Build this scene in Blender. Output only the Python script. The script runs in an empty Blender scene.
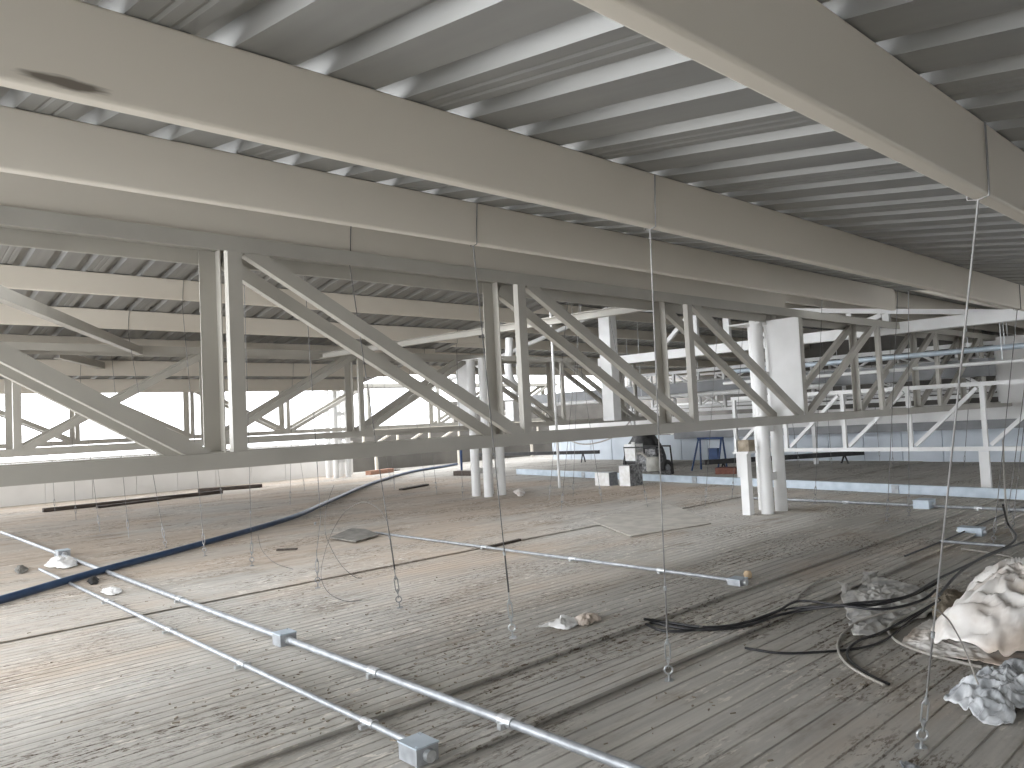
import bpy, bmesh, math, random
from mathutils import Vector, Matrix, noise
random.seed(7)
SC = bpy.context.scene
COL = SC.collection
V = Vector
# ------------------------------------------------------------------ camera
CAM_H = 1.6
FPX = 767.587
YAW, PITCH, ROLL = math.radians(46.969), math.radians(2.7305), math.radians(-2.8206)
def cam_axes():
    cy, sy = math.cos(YAW), math.sin(YAW)
    cp, sp = math.cos(PITCH), math.sin(PITCH)
    f = V((cy*cp, sy*cp, sp)); r = V((sy, -cy, 0)); u = r.cross(f)
    r2 = r*math.cos(ROLL) + u*math.sin(ROLL)
    u2 = u*math.cos(ROLL) - r*math.sin(ROLL)
    return r2, u2, f
RR, UU, FF = cam_axes()
cam_data = bpy.data.cameras.new('camera')
cam = bpy.data.objects.new('camera', cam_data)
COL.objects.link(cam)
m = Matrix((RR, UU, -FF)).transposed().to_4x4()
m.translation = V((0, 0, CAM_H))
cam.matrix_world = m
cam_data.sensor_width = 36.0
cam_data.lens = FPX/1024*36.0
cam_data.clip_start = 0.02
cam_data.clip_end = 500
SC.camera = cam
# survey helper: a measured photo point -> the place in the room it stands at
def ray(x, y): return RR*((x-512)/FPX) + UU*((384-y)/FPX) + FF
def fl(x, y, z=0.0):
    d = ray(x, y); p = V((0, 0, CAM_H)) + d*((z-CAM_H)/d.z); return p
def aty(x, y, Y):
    d = ray(x, y); return V((0, 0, CAM_H)) + d*(Y/d.y)
def atx(x, y, X):
    d = ray(x, y); return V((0, 0, CAM_H)) + d*(X/d.x)

# ------------------------------------------------------------------ mesh building
class MB:
    def __init__(s): s.v = []; s.f = []; s.sm = []
    def add(s, vs, fs, smooth=False):
        o = len(s.v); s.v += [tuple(p) for p in vs]
        for f in fs: s.f.append([o+i for i in f]); s.sm.append(smooth)
    def box(s, c, d, rz=0.0):
        c = V(c); x, y, z = d[0]/2, d[1]/2, d[2]/2
        R = Matrix.Rotation(rz, 3, 'Z')
        vs = [c + R @ V((a*x, b*y, e*z)) for a in (-1, 1) for b in (-1, 1) for e in (-1, 1)]
        s.add(vs, [(0,1,3,2),(4,6,7,5),(0,4,5,1),(2,3,7,6),(0,2,6,4),(1,5,7,3)])
    def bar(s, p0, p1, w, h, side, off=0.0):
        """rectangular bar: w along 'side', h along the third axis"""
        p0, p1 = V(p0), V(p1); d = (p1-p0).normalized()
        sd = V(side); sd = (sd - d*sd.dot(d)).normalized(); up = d.cross(sd)
        q = [sd*(a*w/2) + up*(b*h/2) for a, b in ((-1,-1),(1,-1),(1,1),(-1,1))]
        vs = [p0+k for k in q] + [p1+k for k in q]
        s.add(vs, [(3,2,1,0),(4,5,6,7)] + [(i,(i+1)%4,4+(i+1)%4,4+i) for i in range(4)])
    def prism(s, poly, p0, p1, side, smooth=False):
        """closed 2-d outline (a along side, b along up) swept from p0 to p1"""
        p0, p1 = V(p0), V(p1); d = (p1-p0).normalized()
        sd = V(side); sd = (sd - d*sd.dot(d)).normalized(); up = V((0,0,1)); up = (up - d*up.dot(d))
        if up.length < .1: up = d.cross(sd)
        up.normalize()
        n = len(poly)
        vs = [p0 + sd*a + up*b for a, b in poly] + [p1 + sd*a + up*b for a, b in poly]
        s.add(vs, [list(range(n))[::-1], [n+i for i in range(n)]] + [(i,(i+1)%n,n+(i+1)%n,n+i) for i in range(n)])
    def channel(s, p0, p1, web, fl_, t, face, lip=0.0):
        """U channel from p0 to p1; the web's outer side is at p0/p1 and the flanges point along 'face'"""
        p0, p1 = V(p0), V(p1); d = (p1-p0).normalized()
        fc = V(face); fc = (fc - d*fc.dot(d)).normalized(); w = d.cross(fc)
        h = web/2
        pts = [(-h,0),(h,0),(h,fl_),(h-t,fl_),(h-t,t),(-h+t,t),(-h+t,fl_),(-h,fl_)]
        n = 8
        vs = [p0 + w*a + fc*b for a, b in pts] + [p1 + w*a + fc*b for a, b in pts]
        fs = [(i,(i+1)%n,n+(i+1)%n,n+i) for i in range(n)]
        for o in (0, n):
            fs += [(o+0,o+1,o+4,o+5),(o+1,o+2,o+3,o+4),(o+0,o+5,o+6,o+7)]
        s.add(vs, fs)
    def tube(s, pts, r, n=8, closed=False, cap=True, r1=None):
        pts = [V(p) for p in pts]; m_ = len(pts); vs = []; fs = []
        prev = None
        for i, p in enumerate(pts):
            if closed: d = pts[(i+1) % m_] - pts[i-1]
            else: d = pts[min(i+1, m_-1)] - pts[max(i-1, 0)]
            if d.length < 1e-9: d = V((0,0,1))
            d.normalize()
            if prev is None:
                a = V((0,0,1)) if abs(d.z) < .9 else V((1,0,0))
                u = d.cross(a).normalized()
            else:
                u = prev - d*prev.dot(d)
                u = u.normalized() if u.length > 1e-6 else d.orthogonal().normalized()
            prev = u; w = d.cross(u)
            rr = r if r1 is None else r + (r1-r)*i/(m_-1)
            for k in range(n):
                a = 2*math.pi*k/n; vs.append(p + u*(rr*math.cos(a)) + w*(rr*math.sin(a)))
        L = m_ if closed else m_-1
        for i in range(L):
            for k in range(n):
                j = (i+1) % m_
                fs.append((i*n+k, i*n+(k+1)%n, j*n+(k+1)%n, j*n+k))
        s.add(vs, fs, True)
        if cap and not closed:
            s.add(vs[:n], [list(range(n))[::-1]]); s.add(vs[-n:], [list(range(n))])
    def lathe(s, prof, c, n=20):
        c = V(c); vs = []; fs = []
        for r, z in prof:
            for k in range(n):
                a = 2*math.pi*k/n; vs.append(c + V((r*math.cos(a), r*math.sin(a), z)))
        for i in range(len(prof)-1):
            for k in range(n): fs.append((i*n+k, i*n+(k+1)%n, (i+1)*n+(k+1)%n, (i+1)*n+k))
        s.add(vs, fs, True)
    def ring(s, c, R, r, ax, n=16, k=6):
        c = V(c); ax = V(ax).normalized(); u = ax.orthogonal().normalized(); w = ax.cross(u)
        s.tube([c + u*(R*math.cos(2*math.pi*i/n)) + w*(R*math.sin(2*math.pi*i/n)) for i in range(n)], r, k, closed=True)
    def build(s, name, mat, parent=None, fix=True):
        me = bpy.data.meshes.new(name)
        # children carry world coordinates minus the parent's place
        off = V((0,0,0))
        if parent is not None:
            p = parent
            while p is not None: off += p.location; p = p.parent
        me.from_pydata([tuple(V(v)-off) for v in s.v], [], s.f)
        me.polygons.foreach_set('use_smooth', s.sm)
        me.update()
        if fix:
            bm = bmesh.new(); bm.from_mesh(me)
            bmesh.ops.recalc_face_normals(bm, faces=bm.faces); bm.to_mesh(me); bm.free()
        me.materials.append(mat)
        o = bpy.data.objects.new(name, me); COL.objects.link(o)
        if parent is not None: o.parent = parent
        return o
def tag(o, label, cat, group=None):
    o['label'] = label; o['category'] = cat
    if group: o['group'] = group
    return o
def thing(name, label, cat, loc, group=None):
    o = bpy.data.objects.new(name, None); COL.objects.link(o); o.location = V(loc); o.empty_display_size = .1
    return tag(o, label, cat, group)
def struct(o): o['kind'] = 'structure'; return o

def smooth(pts, n=6):
    """Catmull-Rom through the points"""
    pts = [V(p) for p in pts]; out = []
    for i in range(len(pts)-1):
        p0 = pts[max(i-1,0)]; p1 = pts[i]; p2 = pts[i+1]; p3 = pts[min(i+2, len(pts)-1)]
        for k in range(n):
            t = k/n
            out.append(.5*((2*p1) + (p2-p0)*t + (2*p0-5*p1+4*p2-p3)*t*t + (3*p1-p0-3*p2+p3)*t**3))
    out.append(pts[-1]); return out
# ------------------------------------------------------------------ materials
def new_mat(name, col, rough=.6, metal=0.0):
    mt = bpy.data.materials.new(name); mt.use_nodes = True
    nt = mt.node_tree; b = nt.nodes['Principled BSDF']
    b.inputs['Base Color'].default_value = (*col, 1); b.inputs['Roughness'].default_value = rough
    b.inputs['Metallic'].default_value = metal
    return mt, nt, b
def mottled(name, c1, c2, rough=.6, metal=0.0, scale=3.0, stretch=(1,1,1), lo=.35, hi=.65, bump=0.0, bscale=40.0, spec=None):
    mt, nt, b = new_mat(name, c1, rough, metal)
    N = nt.nodes; L = nt.links
    g = N.new('ShaderNodeNewGeometry'); mp = N.new('ShaderNodeMapping'); mp.inputs['Scale'].default_value = stretch
    L.new(g.outputs['Position'], mp.inputs['Vector'])
    n = N.new('ShaderNodeTexNoise'); n.inputs['Scale'].default_value = scale; n.inputs['Detail'].default_value = 5
    L.new(mp.outputs['Vector'], n.inputs['Vector'])
    r = N.new('ShaderNodeValToRGB'); r.color_ramp.elements[0].position = lo; r.color_ramp.elements[1].position = hi
    r.color_ramp.elements[0].color = (*c1, 1); r.color_ramp.elements[1].color = (*c2, 1)
    L.new(n.outputs['Fac'], r.inputs['Fac']); L.new(r.outputs['Color'], b.inputs['Base Color'])
    if bump:
        n2 = N.new('ShaderNodeTexNoise'); n2.inputs['Scale'].default_value = bscale
        L.new(g.outputs['Position'], n2.inputs['Vector'])
        bp = N.new('ShaderNodeBump'); bp.inputs['Strength'].default_value = bump; bp.inputs['Distance'].default_value = .02
        L.new(n2.outputs['Fac'], bp.inputs['Height']); L.new(bp.outputs['Normal'], b.inputs['Normal'])
    if spec is not None: b.inputs['Specular IOR Level'].default_value = spec
    return mt
M = {}
M['cream'] = mottled('cream_paint', (.66,.61,.525), (.72,.67,.585), .5, scale=1.2, stretch=(.4,1,1), lo=.3, hi=.7)
M['truss'] = mottled('truss_paint', (.37,.352,.31), (.43,.412,.365), .42, scale=2.0, lo=.3, hi=.7)
M['white'] = mottled('white_paint', (.68,.68,.665), (.76,.76,.75), .4, scale=2.0)
M['deck'] = mottled('galvanised_deck', (.25,.25,.24), (.33,.33,.315), .45, .4, scale=1.5, stretch=(4,.3,1), lo=.3, hi=.7)
M['galv'] = mottled('galvanised_steel', (.30,.315,.33), (.42,.44,.46), .48, .45, scale=14, lo=.35, hi=.65)
M['galvpaint'] = mottled('zinc_plate', (.42,.49,.55), (.54,.61,.67), .45, .25, scale=5)
M['wire'] = mottled('steel_wire', (.10,.097,.093), (.20,.195,.19), .6, .3, scale=8)  # dark as against a bright background, put into the colour
M['bolt'] = mottled('zinc_fitting', (.50,.52,.53), (.66,.68,.69), .35, .7, scale=30)
M['backlitbolt'] = mottled('backlit_fitting', (.22,.22,.22), (.34,.34,.335), .5, .4, scale=30)  # dark copy of the zinc fitting, backlit look put into the colour
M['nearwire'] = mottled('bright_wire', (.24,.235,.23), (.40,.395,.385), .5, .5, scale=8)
M['blackcable'] = mottled('black_cable', (.012,.012,.013), (.04,.04,.042), .35, scale=10)
M['greycable'] = mottled('grey_cable', (.30,.28,.25), (.42,.40,.36), .5, scale=10)
M['bluepipe'] = mottled('dark_blue_pipe', (.012,.035,.085), (.03,.065,.13), .35, scale=5, stretch=(1,1,1))
M['bluepaint'] = mottled('blue_paint', (.015,.04,.12), (.03,.07,.17), .45, scale=8)
M['darkwood'] = mottled('dark_timber', (.045,.035,.03), (.10,.08,.065), .8, scale=6, stretch=(.5,6,6))
M['ply'] = mottled('dusty_board', (.36,.34,.30), (.46,.43,.38), .85, scale=5, bump=.2)
M['mat'] = mottled('grey_felt', (.16,.15,.135), (.26,.25,.22), .9, scale=9, bump=.4)
M['tarp'] = mottled('white_tarpaulin', (.60,.51,.43), (.88,.85,.81), .45, scale=1.8, lo=.40, hi=.56)
M['tarpgrey'] = mottled('grey_tarpaulin', (.40,.395,.385), (.70,.68,.64), .4, scale=7, lo=.38, hi=.62)
M['plastic'] = mottled('cloudy_plastic', (.42,.44,.46), (.72,.74,.76), .22, scale=9, lo=.4, hi=.62)
M['litter'] = mottled('white_plastic', (.74,.73,.70), (.86,.86,.85), .4, scale=10)
M['sack'] = mottled('brown_sack', (.20,.165,.12), (.36,.31,.24), .9, scale=10, bump=.4)
M['black'] = mottled('black_rubber', (.012,.012,.012), (.035,.034,.033), .6, scale=8)
M['engine'] = mottled('dirty_engine', (.07,.07,.07), (.30,.30,.30), .5, .4, scale=18)
M['greysteel'] = mottled('grey_painted_steel', (.20,.205,.21), (.27,.275,.28), .5, .2, scale=1.5)
M['bucket'] = mottled('grey_bucket', (.36,.35,.31), (.46,.45,.41), .6, scale=10)
M['red'] = mottled('rust_red', (.16,.06,.04), (.24,.10,.07), .7, scale=10)
M['beige'] = mottled('beige_cap', (.55,.40,.25), (.65,.52,.36), .6, scale=10)
M['wallwhite'] = mottled('white_panel', (.72,.71,.69), (.80,.79,.77), .5, scale=1.0)
M['wallgrey'] = mottled('grey_panel', (.50,.55,.60), (.60,.65,.70), .5, scale=1.2)
M['wallshade'] = mottled('shaded_panel', (.10,.095,.085), (.16,.15,.135), .8, scale=1.0)  # shade of the enclosed interior put into the panel colour
M['brick'] = mottled('terracotta', (.32,.17,.11), (.42,.25,.18), .85, scale=12)

def floor_material():
    mt, nt, b = new_mat('dusty_floor_sheet', (.4,.38,.34), .88, 0.0)
    N, L = nt.nodes, nt.links
    g = N.new('ShaderNodeNewGeometry')
    def nz(scale, stretch, detail=6, rough=.6):
        mp = N.new('ShaderNodeMapping'); mp.inputs['Scale'].default_value = stretch
        L.new(g.outputs['Position'], mp.inputs['Vector'])
        n = N.new('ShaderNodeTexNoise'); n.inputs['Scale'].default_value = scale
        n.inputs['Detail'].default_value = detail; n.inputs['Roughness'].default_value = rough
        L.new(mp.outputs['Vector'], n.inputs['Vector']); return n.outputs['Fac']
    def ramp(fac, lo, hi, c0=(0,0,0), c1=(1,1,1)):
        r = N.new('ShaderNodeValToRGB'); r.color_ramp.elements[0].position = lo; r.color_ramp.elements[1].position = hi
        r.color_ramp.elements[0].color = (*c0, 1); r.color_ramp.elements[1].color = (*c1, 1)
        L.new(fac, r.inputs['Fac']); return r.outputs['Color']
    def mix(fac, a, b_):
        m_ = N.new('ShaderNodeMix'); m_.data_type = 'RGBA'
        L.new(fac, m_.inputs['Factor'])
        for s, k in ((a, 'A'), (b_, 'B')):
            sock = [i for i in m_.inputs if i.name == k and i.type == 'RGBA'][0]
            if isinstance(s, tuple): sock.default_value = (*s, 1)
            else: L.new(s, sock)
        return [o for o in m_.outputs if o.type == 'RGBA'][0]
    def mul(a, b_):
        m_ = N.new('ShaderNodeMath'); m_.operation = 'MULTIPLY'; L.new(a, m_.inputs[0]); L.new(b_, m_.inputs[1]); return m_.outputs[0]
    base = ramp(nz(1.1, (.35,1.3,1), 5), .3, .7, (.45,.43,.395), (.56,.54,.50))
    # brown dust lying in long drifts
    sx = N.new('ShaderNodeSeparateXYZ'); L.new(g.outputs['Position'], sx.inputs[0])
    my = N.new('ShaderNodeMapRange'); my.inputs['From Min'].default_value = 3.2; my.inputs['From Max'].default_value = 10.0
    my.inputs['To Min'].default_value = -.09; my.inputs['To Max'].default_value = .11
    L.new(sx.outputs['Y'], my.inputs['Value'])
    ad = N.new('ShaderNodeMath'); ad.operation = 'ADD'; L.new(nz(.45, (.55,1.0,1), 8, .65), ad.inputs[0]); L.new(my.outputs['Result'], ad.inputs[1])
    mx_ = N.new('ShaderNodeMapRange'); mx_.inputs['From Min'].default_value = 13.5; mx_.inputs['From Max'].default_value = 15.5
    mx_.inputs['To Min'].default_value = 0.0; mx_.inputs['To Max'].default_value = -.35
    L.new(sx.outputs['X'], mx_.inputs['Value'])
    ad2 = N.new('ShaderNodeMath'); ad2.operation = 'ADD'; L.new(ad.outputs[0], ad2.inputs[0]); L.new(mx_.outputs['Result'], ad2.inputs[1])
    ad = ad2
    dust = ramp(ad.outputs[0], .46, .66)
    c = mix(dust, base, (.53,.45,.37))
    # soft brown stains and damp patches
    st2 = ramp(nz(1.5, (.45,1.5,1), 7, .72), .53, .72, (0,0,0), (.75,.75,.75))
    c = mix(st2, c, (.26,.205,.15))
    # dark crumbs of dirt in drifts
    zone = ramp(nz(.9, (.7,1.4,1), 4), .46, .60)
    crumbs = ramp(nz(20, (.6,1.9,1), 4, .7), .52, .61)
    c = mix(mul(zone, crumbs), c, (.13,.10,.075))
    # pale flakes
    zone2 = ramp(nz(.8, (.9,1.2,1), 3), .47, .58)
    flakes = ramp(nz(15, (.5,1.7,1), 3, .6), .58, .62)
    c = mix(mul(zone2, flakes), c, (.70,.66,.60))
    # streaks running with the sheet
    st = ramp(nz(6, (.12,3.2,1), 4), .3, .72, (.82,.82,.82), (1.12,1.11,1.09))
    mm = N.new('ShaderNodeMix'); mm.data_type = 'RGBA'; mm.blend_type = 'MULTIPLY'; mm.inputs['Factor'].default_value = 1
    A = [i for i in mm.inputs if i.name == 'A' and i.type == 'RGBA'][0]; B = [i for i in mm.inputs if i.name == 'B' and i.type == 'RGBA'][0]
    L.new(c, A); L.new(st, B)
    L.new([o for o in mm.outputs if o.type == 'RGBA'][0], b.inputs['Base Color'])
    bp = N.new('ShaderNodeBump'); bp.inputs['Strength'].default_value = .35; bp.inputs['Distance'].default_value = .01
    L.new(nz(26, (.8,1.3,1), 5, .7), bp.inputs['Height']); L.new(bp.outputs['Normal'], b.inputs['Normal'])
    b.inputs['Specular IOR Level'].default_value = .2
    return mt
M['floor'] = floor_material()

# ------------------------------------------------------------------ setting
XMIN, XMAX, YMIN = -3.2, 31.0, -3.0
STEP1, STEP2, STEP3 = 3.09, 3.76, 7.5
def floor_z(y):
    if y < STEP1: return -.07
    if y < STEP2: return -.035
    if y < STEP3: return 0.0
    return .015
def make_floor():
    prof = []      # (y, z)
    y = YMIN
    def run(y0, y1, z, pitch, rib, h):
        p = [(y0, z)]; k = y0 + pitch*.5
        while k + rib < y1 - .01:
            p += [(k, z), (k+rib*.2, z-h), (k+rib*.8, z-h), (k+rib, z)]
            k += pitch
        p.append((y1, z)); return p
    prof += run(YMIN, STEP1+.014, -.07, .145, .018, .007)
    prof += [(STEP1+.018, -.07), (STEP1+.018, -.047), (STEP1-.006, -.047), (STEP1-.006, -.035)]
    prof += run(STEP1, STEP2+.014, -.035, .098, .013, .008)
    prof += [(STEP2+.018, -.035), (STEP2+.018, -.012), (STEP2-.006, -.012), (STEP2-.006, 0.0)]
    prof += run(STEP2, 6.35, 0.0, .098, .013, .008)
    prof += [(6.353, -.02), (6.367, -.02)]
    prof += run(6.370, STEP3+.04, 0.0, .098, .013, .008)
    prof += [(STEP3+.05, .0), (STEP3+.05, .010), (STEP3-.006, .010), (STEP3-.006, .018), (STEP3, .018)]
    prof += run(STEP3+.001, 11.0, .015, .098, .013, .008)
    prof += [(11.003, -.005), (11.025, -.005)]
    prof += run(11.03, 24.6, .015, .098, .013, .008)
    mb = MB(); n = len(prof)
    vs = [(XMIN, a, b) for a, b in prof] + [(XMAX, a, b) for a, b in prof]
    mb.add(vs, [(i, n+i, n+i+1, i+1) for i in range(n-1)])
    # underside
    mb.add([(XMIN, YMIN, -.12), (XMAX, YMIN, -.12), (XMAX, 24.6, -.12), (XMIN, 24.6, -.12)], [(0,3,2,1)])
    o = mb.build('floor', M['floor'], fix=False); struct(o)
make_floor()

RIDGE, VALLEY, EAVE = 9.63, 17.55, 23.9
SL = .152
GAP0, GAP1, GAPX0, GAPX1 = 7.2, 8.3, -4.0, 11.2
def roof_z(y):
    if y <= RIDGE: return CAM_H + .90 + SL*y
    zr = CAM_H + .90 + SL*RIDGE
    if y <= VALLEY: return zr - SL*(y-RIDGE)
    return zr - SL*(VALLEY-RIDGE) + SL*(y-VALLEY)
RIDGE2, XR = 12.4, 10.66
def roof2_z(y):
    if y <= RIDGE2: return 2.845 + .147*y
    return 2.845 + .147*RIDGE2 - .17*(y-RIDGE2)
def make_deck(xa, xb, ys, zf, gap):
    pitch = 1/3.; x0 = .98 - pitch*13
    while x0 < xa: x0 += pitch
    prof = []
    x = x0
    while x < xb:
        w, t, h = .066, .034, .06
        prof += [(x-w, 0), (x-t, h), (x+t, h), (x+w, 0)]
        # two shallow stiffening grooves in the pan
        if int(round((x-x0)/pitch)) % 3 == 0:
            for q in (.42, .62):
                xx = x + pitch*q
                prof += [(xx-.014, 0), (xx, .005), (xx+.014, 0)]
        x += pitch
    # unseen gap added near the ridge, over the left bays, to light the floor
    n = len(prof); mb = MB(); vs = []
    for y in ys: vs += [(a, y, zf(y)+b) for a, b in prof]
    fs = []
    for j in range(len(ys)-1):
        for i in range(n-1):
            if gap and j == 1 and GAPX0 < prof[i][0] < GAPX1: continue
            fs.append((j*n+i, (j+1)*n+i, (j+1)*n+i+1, j*n+i+1))
    mb.add(vs, fs)
    o = mb.build('ceiling', M['deck'], fix=False); struct(o)
    md = o.modifiers.new('solid', 'SOLIDIFY'); md.thickness = .003; md.offset = 1
make_deck(-3.4, XR, [YMIN-.3, GAP0, GAP1, RIDGE, VALLEY, EAVE], roof_z, True)
make_deck(XR, XMAX+.3, [YMIN-.3, RIDGE2, 20.6], roof2_z, False)

# walls
mb = MB(); mb.box((2.9, YMIN-.1, 1.3), (12.2, .15, 2.9)); mb.box((27.5, YMIN-.1, 1.3), (7.2, .15, 2.9)); mb.box((16.45, YMIN-.1, .25), (14.9, .15, .8)); mb.box((16.45, YMIN-.1, 2.4), (14.9, .15, .7)); struct(mb.build('wall_front', M['wallwhite']))  # unseen; white for bounce, strip opening added to let light in
mb = MB(); mb.box((XMIN, .2, .2), (.15, 6.4, .62)); mb.box((XMIN, -1.7, 1.15), (.14, 2.6, 1.4)); struct(mb.build('wall_side_blocker', M['wallwhite']))  # unseen low wall added to hold back side light, taller near the front
mb = MB(); mb.box((XMAX, 10.8, 2.2), (.15, 27.6, 4.6)); struct(mb.build('wall_right', M['wallshade']))
mb = MB(); mb.box((17.0, 24.4, .65), (4.8, .15, 1.5)); mb.box((25.2, 24.4, 1.2), (11.6, .15, 2.6)); struct(mb.build('wall_back', M['wallshade']))
# parapet of white sheet panels, with joints
def parapet():
    mb = MB(); x = XMIN
    while x < 14.25:
        w = min(1.15, 14.3-x)
        mb.box((x+w/2, 23.75, .56), (w-.012, .1, 1.10)); x += 1.15
    mb.box((5.55, 23.77, .55), (17.5, .06, 1.08))
    mb.box((5.55, 23.75, 1.14), (17.5, .18, .05))
    struct(mb.build('wall_left', M['wallwhite']))
parapet()
# low partition on the far right: pale upper band, blue-grey panels below
def partition():
    mb = MB(); y = 3.0
    while y < 20.8:
        mb.box((21.6, y+.49, .42), (.06, .97, .88)); y += 1.0
    mb.box((21.63, 12.0, .42), (.04, 18, .86))
    o = mb.build('wall_partition', M['wallgrey']); struct(o)
    mb = MB(); mb.box((21.55, 12.0, 1.18), (.16, 18, .58)); struct(mb.build('trim_partition', M['wallwhite']))
partition()

# ------------------------------------------------------------------ roof purlins
ORD = ['first', 'second', 'third', 'fourth', 'fifth', 'sixth', 'seventh', 'eighth', 'ninth', 'tenth', 'eleventh', 'twelfth', 'thirteenth', 'fourteenth', 'fifteenth', 'sixteenth', 'seventeenth', 'eighteenth']
PUR_D, PUR_W = .283, .062
PY = [.82, 2.35, 3.88, 5.41, 6.94, 8.47, 10.79, 12.32, 13.85, 15.38, 16.91, 18.9, 20.4, 21.9, 23.4]
PNAME = ['wide cream purlin crossing the top right corner, nearest of all purlins',
 'cream purlin with a dark stain, second purlin from the camera', 'third cream purlin from the camera, behind the stained one',
 'cream purlin lying along the top of the nearest lattice truss', 'first cream purlin behind the nearest truss, near the ridge',
 'cream purlin just in front of the roof ridge', 'first cream purlin beyond the roof ridge', 'second cream purlin beyond the roof ridge',
 'cream purlin resting over the second lattice truss', 'cream purlin just beyond the second lattice truss', 'cream purlin beside the roof valley',
 'first cream purlin past the roof valley', 'second cream purlin past the roof valley', 'cream purlin above the farthest lattice truss', 'last cream purlin above the white parapet']
def stain_material():
    mt = M['cream'].copy(); mt.name = 'cream_paint_stained'; nt = mt.node_tree; N, L = nt.nodes, nt.links
    b = N['Principled BSDF']; src = b.inputs['Base Color'].links[0].from_socket
    p = aty(66, 83, 2.35)
    g = N.new('ShaderNodeNewGeometry'); mp = N.new('ShaderNodeMapping')
    mp.vector_type = 'POINT'; s = (9.0, 1.0, 60.0)
    mp.inputs['Scale'].default_value = s; mp.inputs['Location'].default_value = (-p.x*s[0], -p.y*s[1], -p.z*s[2])
    L.new(g.outputs['Position'], mp.inputs['Vector'])
    nz = N.new('ShaderNodeTexNoise'); nz.inputs['Scale'].default_value = 1.2; L.new(mp.outputs['Vector'], nz.inputs['Vector'])
    ln = N.new('ShaderNodeVectorMath'); ln.operation = 'LENGTH'; L.new(mp.outputs['Vector'], ln.inputs[0])
    ad = N.new('ShaderNodeMath'); ad.operation = 'ADD'; L.new(ln.outputs['Value'], ad.inputs[0]); L.new(nz.outputs['Fac'], ad.inputs[1])
    r = N.new('ShaderNodeValToRGB'); r.color_ramp.elements[0].position = .7; r.color_ramp.elements[1].position = 1.0
    r.color_ramp.elements[0].color = (.8,.8,.8,1); r.color_ramp.elements[1].color = (0,0,0,1)
    sub = N.new('ShaderNodeMath'); sub.operation = 'MULTIPLY'; sub.inputs[1].default_value = .6
    L.new(ad.outputs[0], sub.inputs[0]); L.new(sub.outputs[0], r.inputs['Fac'])
    mx = N.new('ShaderNodeMix'); mx.data_type = 'RGBA'
    L.new(r.outputs['Color'], mx.inputs['Factor'])
    A = [i for i in mx.inputs if i.name == 'A' and i.type == 'RGBA'][0]; B = [i for i in mx.inputs if i.name == 'B' and i.type == 'RGBA'][0]
    L.new(src, A); B.default_value = (.06,.04,.025,1)
    L.new([o for o in mx.outputs if o.type == 'RGBA'][0], b.inputs['Base Color'])
    return mt
M['stained'] = stain_material()
def purlin_outline(w, d, t, r):
    """C section: web on the near side, rounded bends, small lips"""
    out = []
    def arc(cx, cy, rad, a0, a1, n=5):
        return [(cx+rad*math.cos(math.radians(a0+(a1-a0)*i/n)), cy+rad*math.sin(math.radians(a0+(a1-a0)*i/n))) for i in range(n+1)]
    out += arc(r, -d+r, r, 180, 270)           # near bottom bend
    out += arc(w-r, -d+r, r, 270, 360)
    out += [(w, -d+.028), (w-t, -d+.028)]
    out += [(w-t, -d+t), (t, -d+t), (t, -t), (w-t, -t), (w-t, -.028), (w, -.028)]
    out += arc(w-r, -r, r, 0, 90)
    out += arc(r, -r, r, 90, 180)
    return out
for i, (y, lb) in enumerate(zip(PY, PNAME)):
    mb = MB(); zt = roof_z(y)-.003
    zt = min(zt, roof_z(y+PUR_W)-.003)
    xe = XR-.06
    mb.prism(purlin_outline(PUR_W, PUR_D, .004, .012), (XMIN+.1, y, zt), (xe, y, zt), (0,1,0))
    tag(mb.build('roof_purlin', M['stained'] if i == 1 else M['cream']), lb, 'purlin', 'cream roof purlins')
PY2 = [.82, 2.35, 3.88, 5.41, 6.94, 8.47, 10.0, 11.53, 13.3, 14.83, 16.36, 17.9, 19.4]
for i, y in enumerate(PY2):
    mb = MB(); zt = min(roof2_z(y), roof2_z(y+PUR_W))-.003
    mb.prism(purlin_outline(PUR_W, PUR_D, .004, .012), (XR+.08, y, zt), (XMAX-.1, y, zt), (0,1,0))
    tag(mb.build('roof_purlin', M['cream']), 'dark shaded purlin under the higher right-hand roof, %s of them from the camera' % ORD[i], 'purlin', 'purlins of the higher roof')
def pur_bottom(i): return min(roof_z(PY[i]), roof_z(PY[i]+PUR_W)) - .003 - PUR_D

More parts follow.
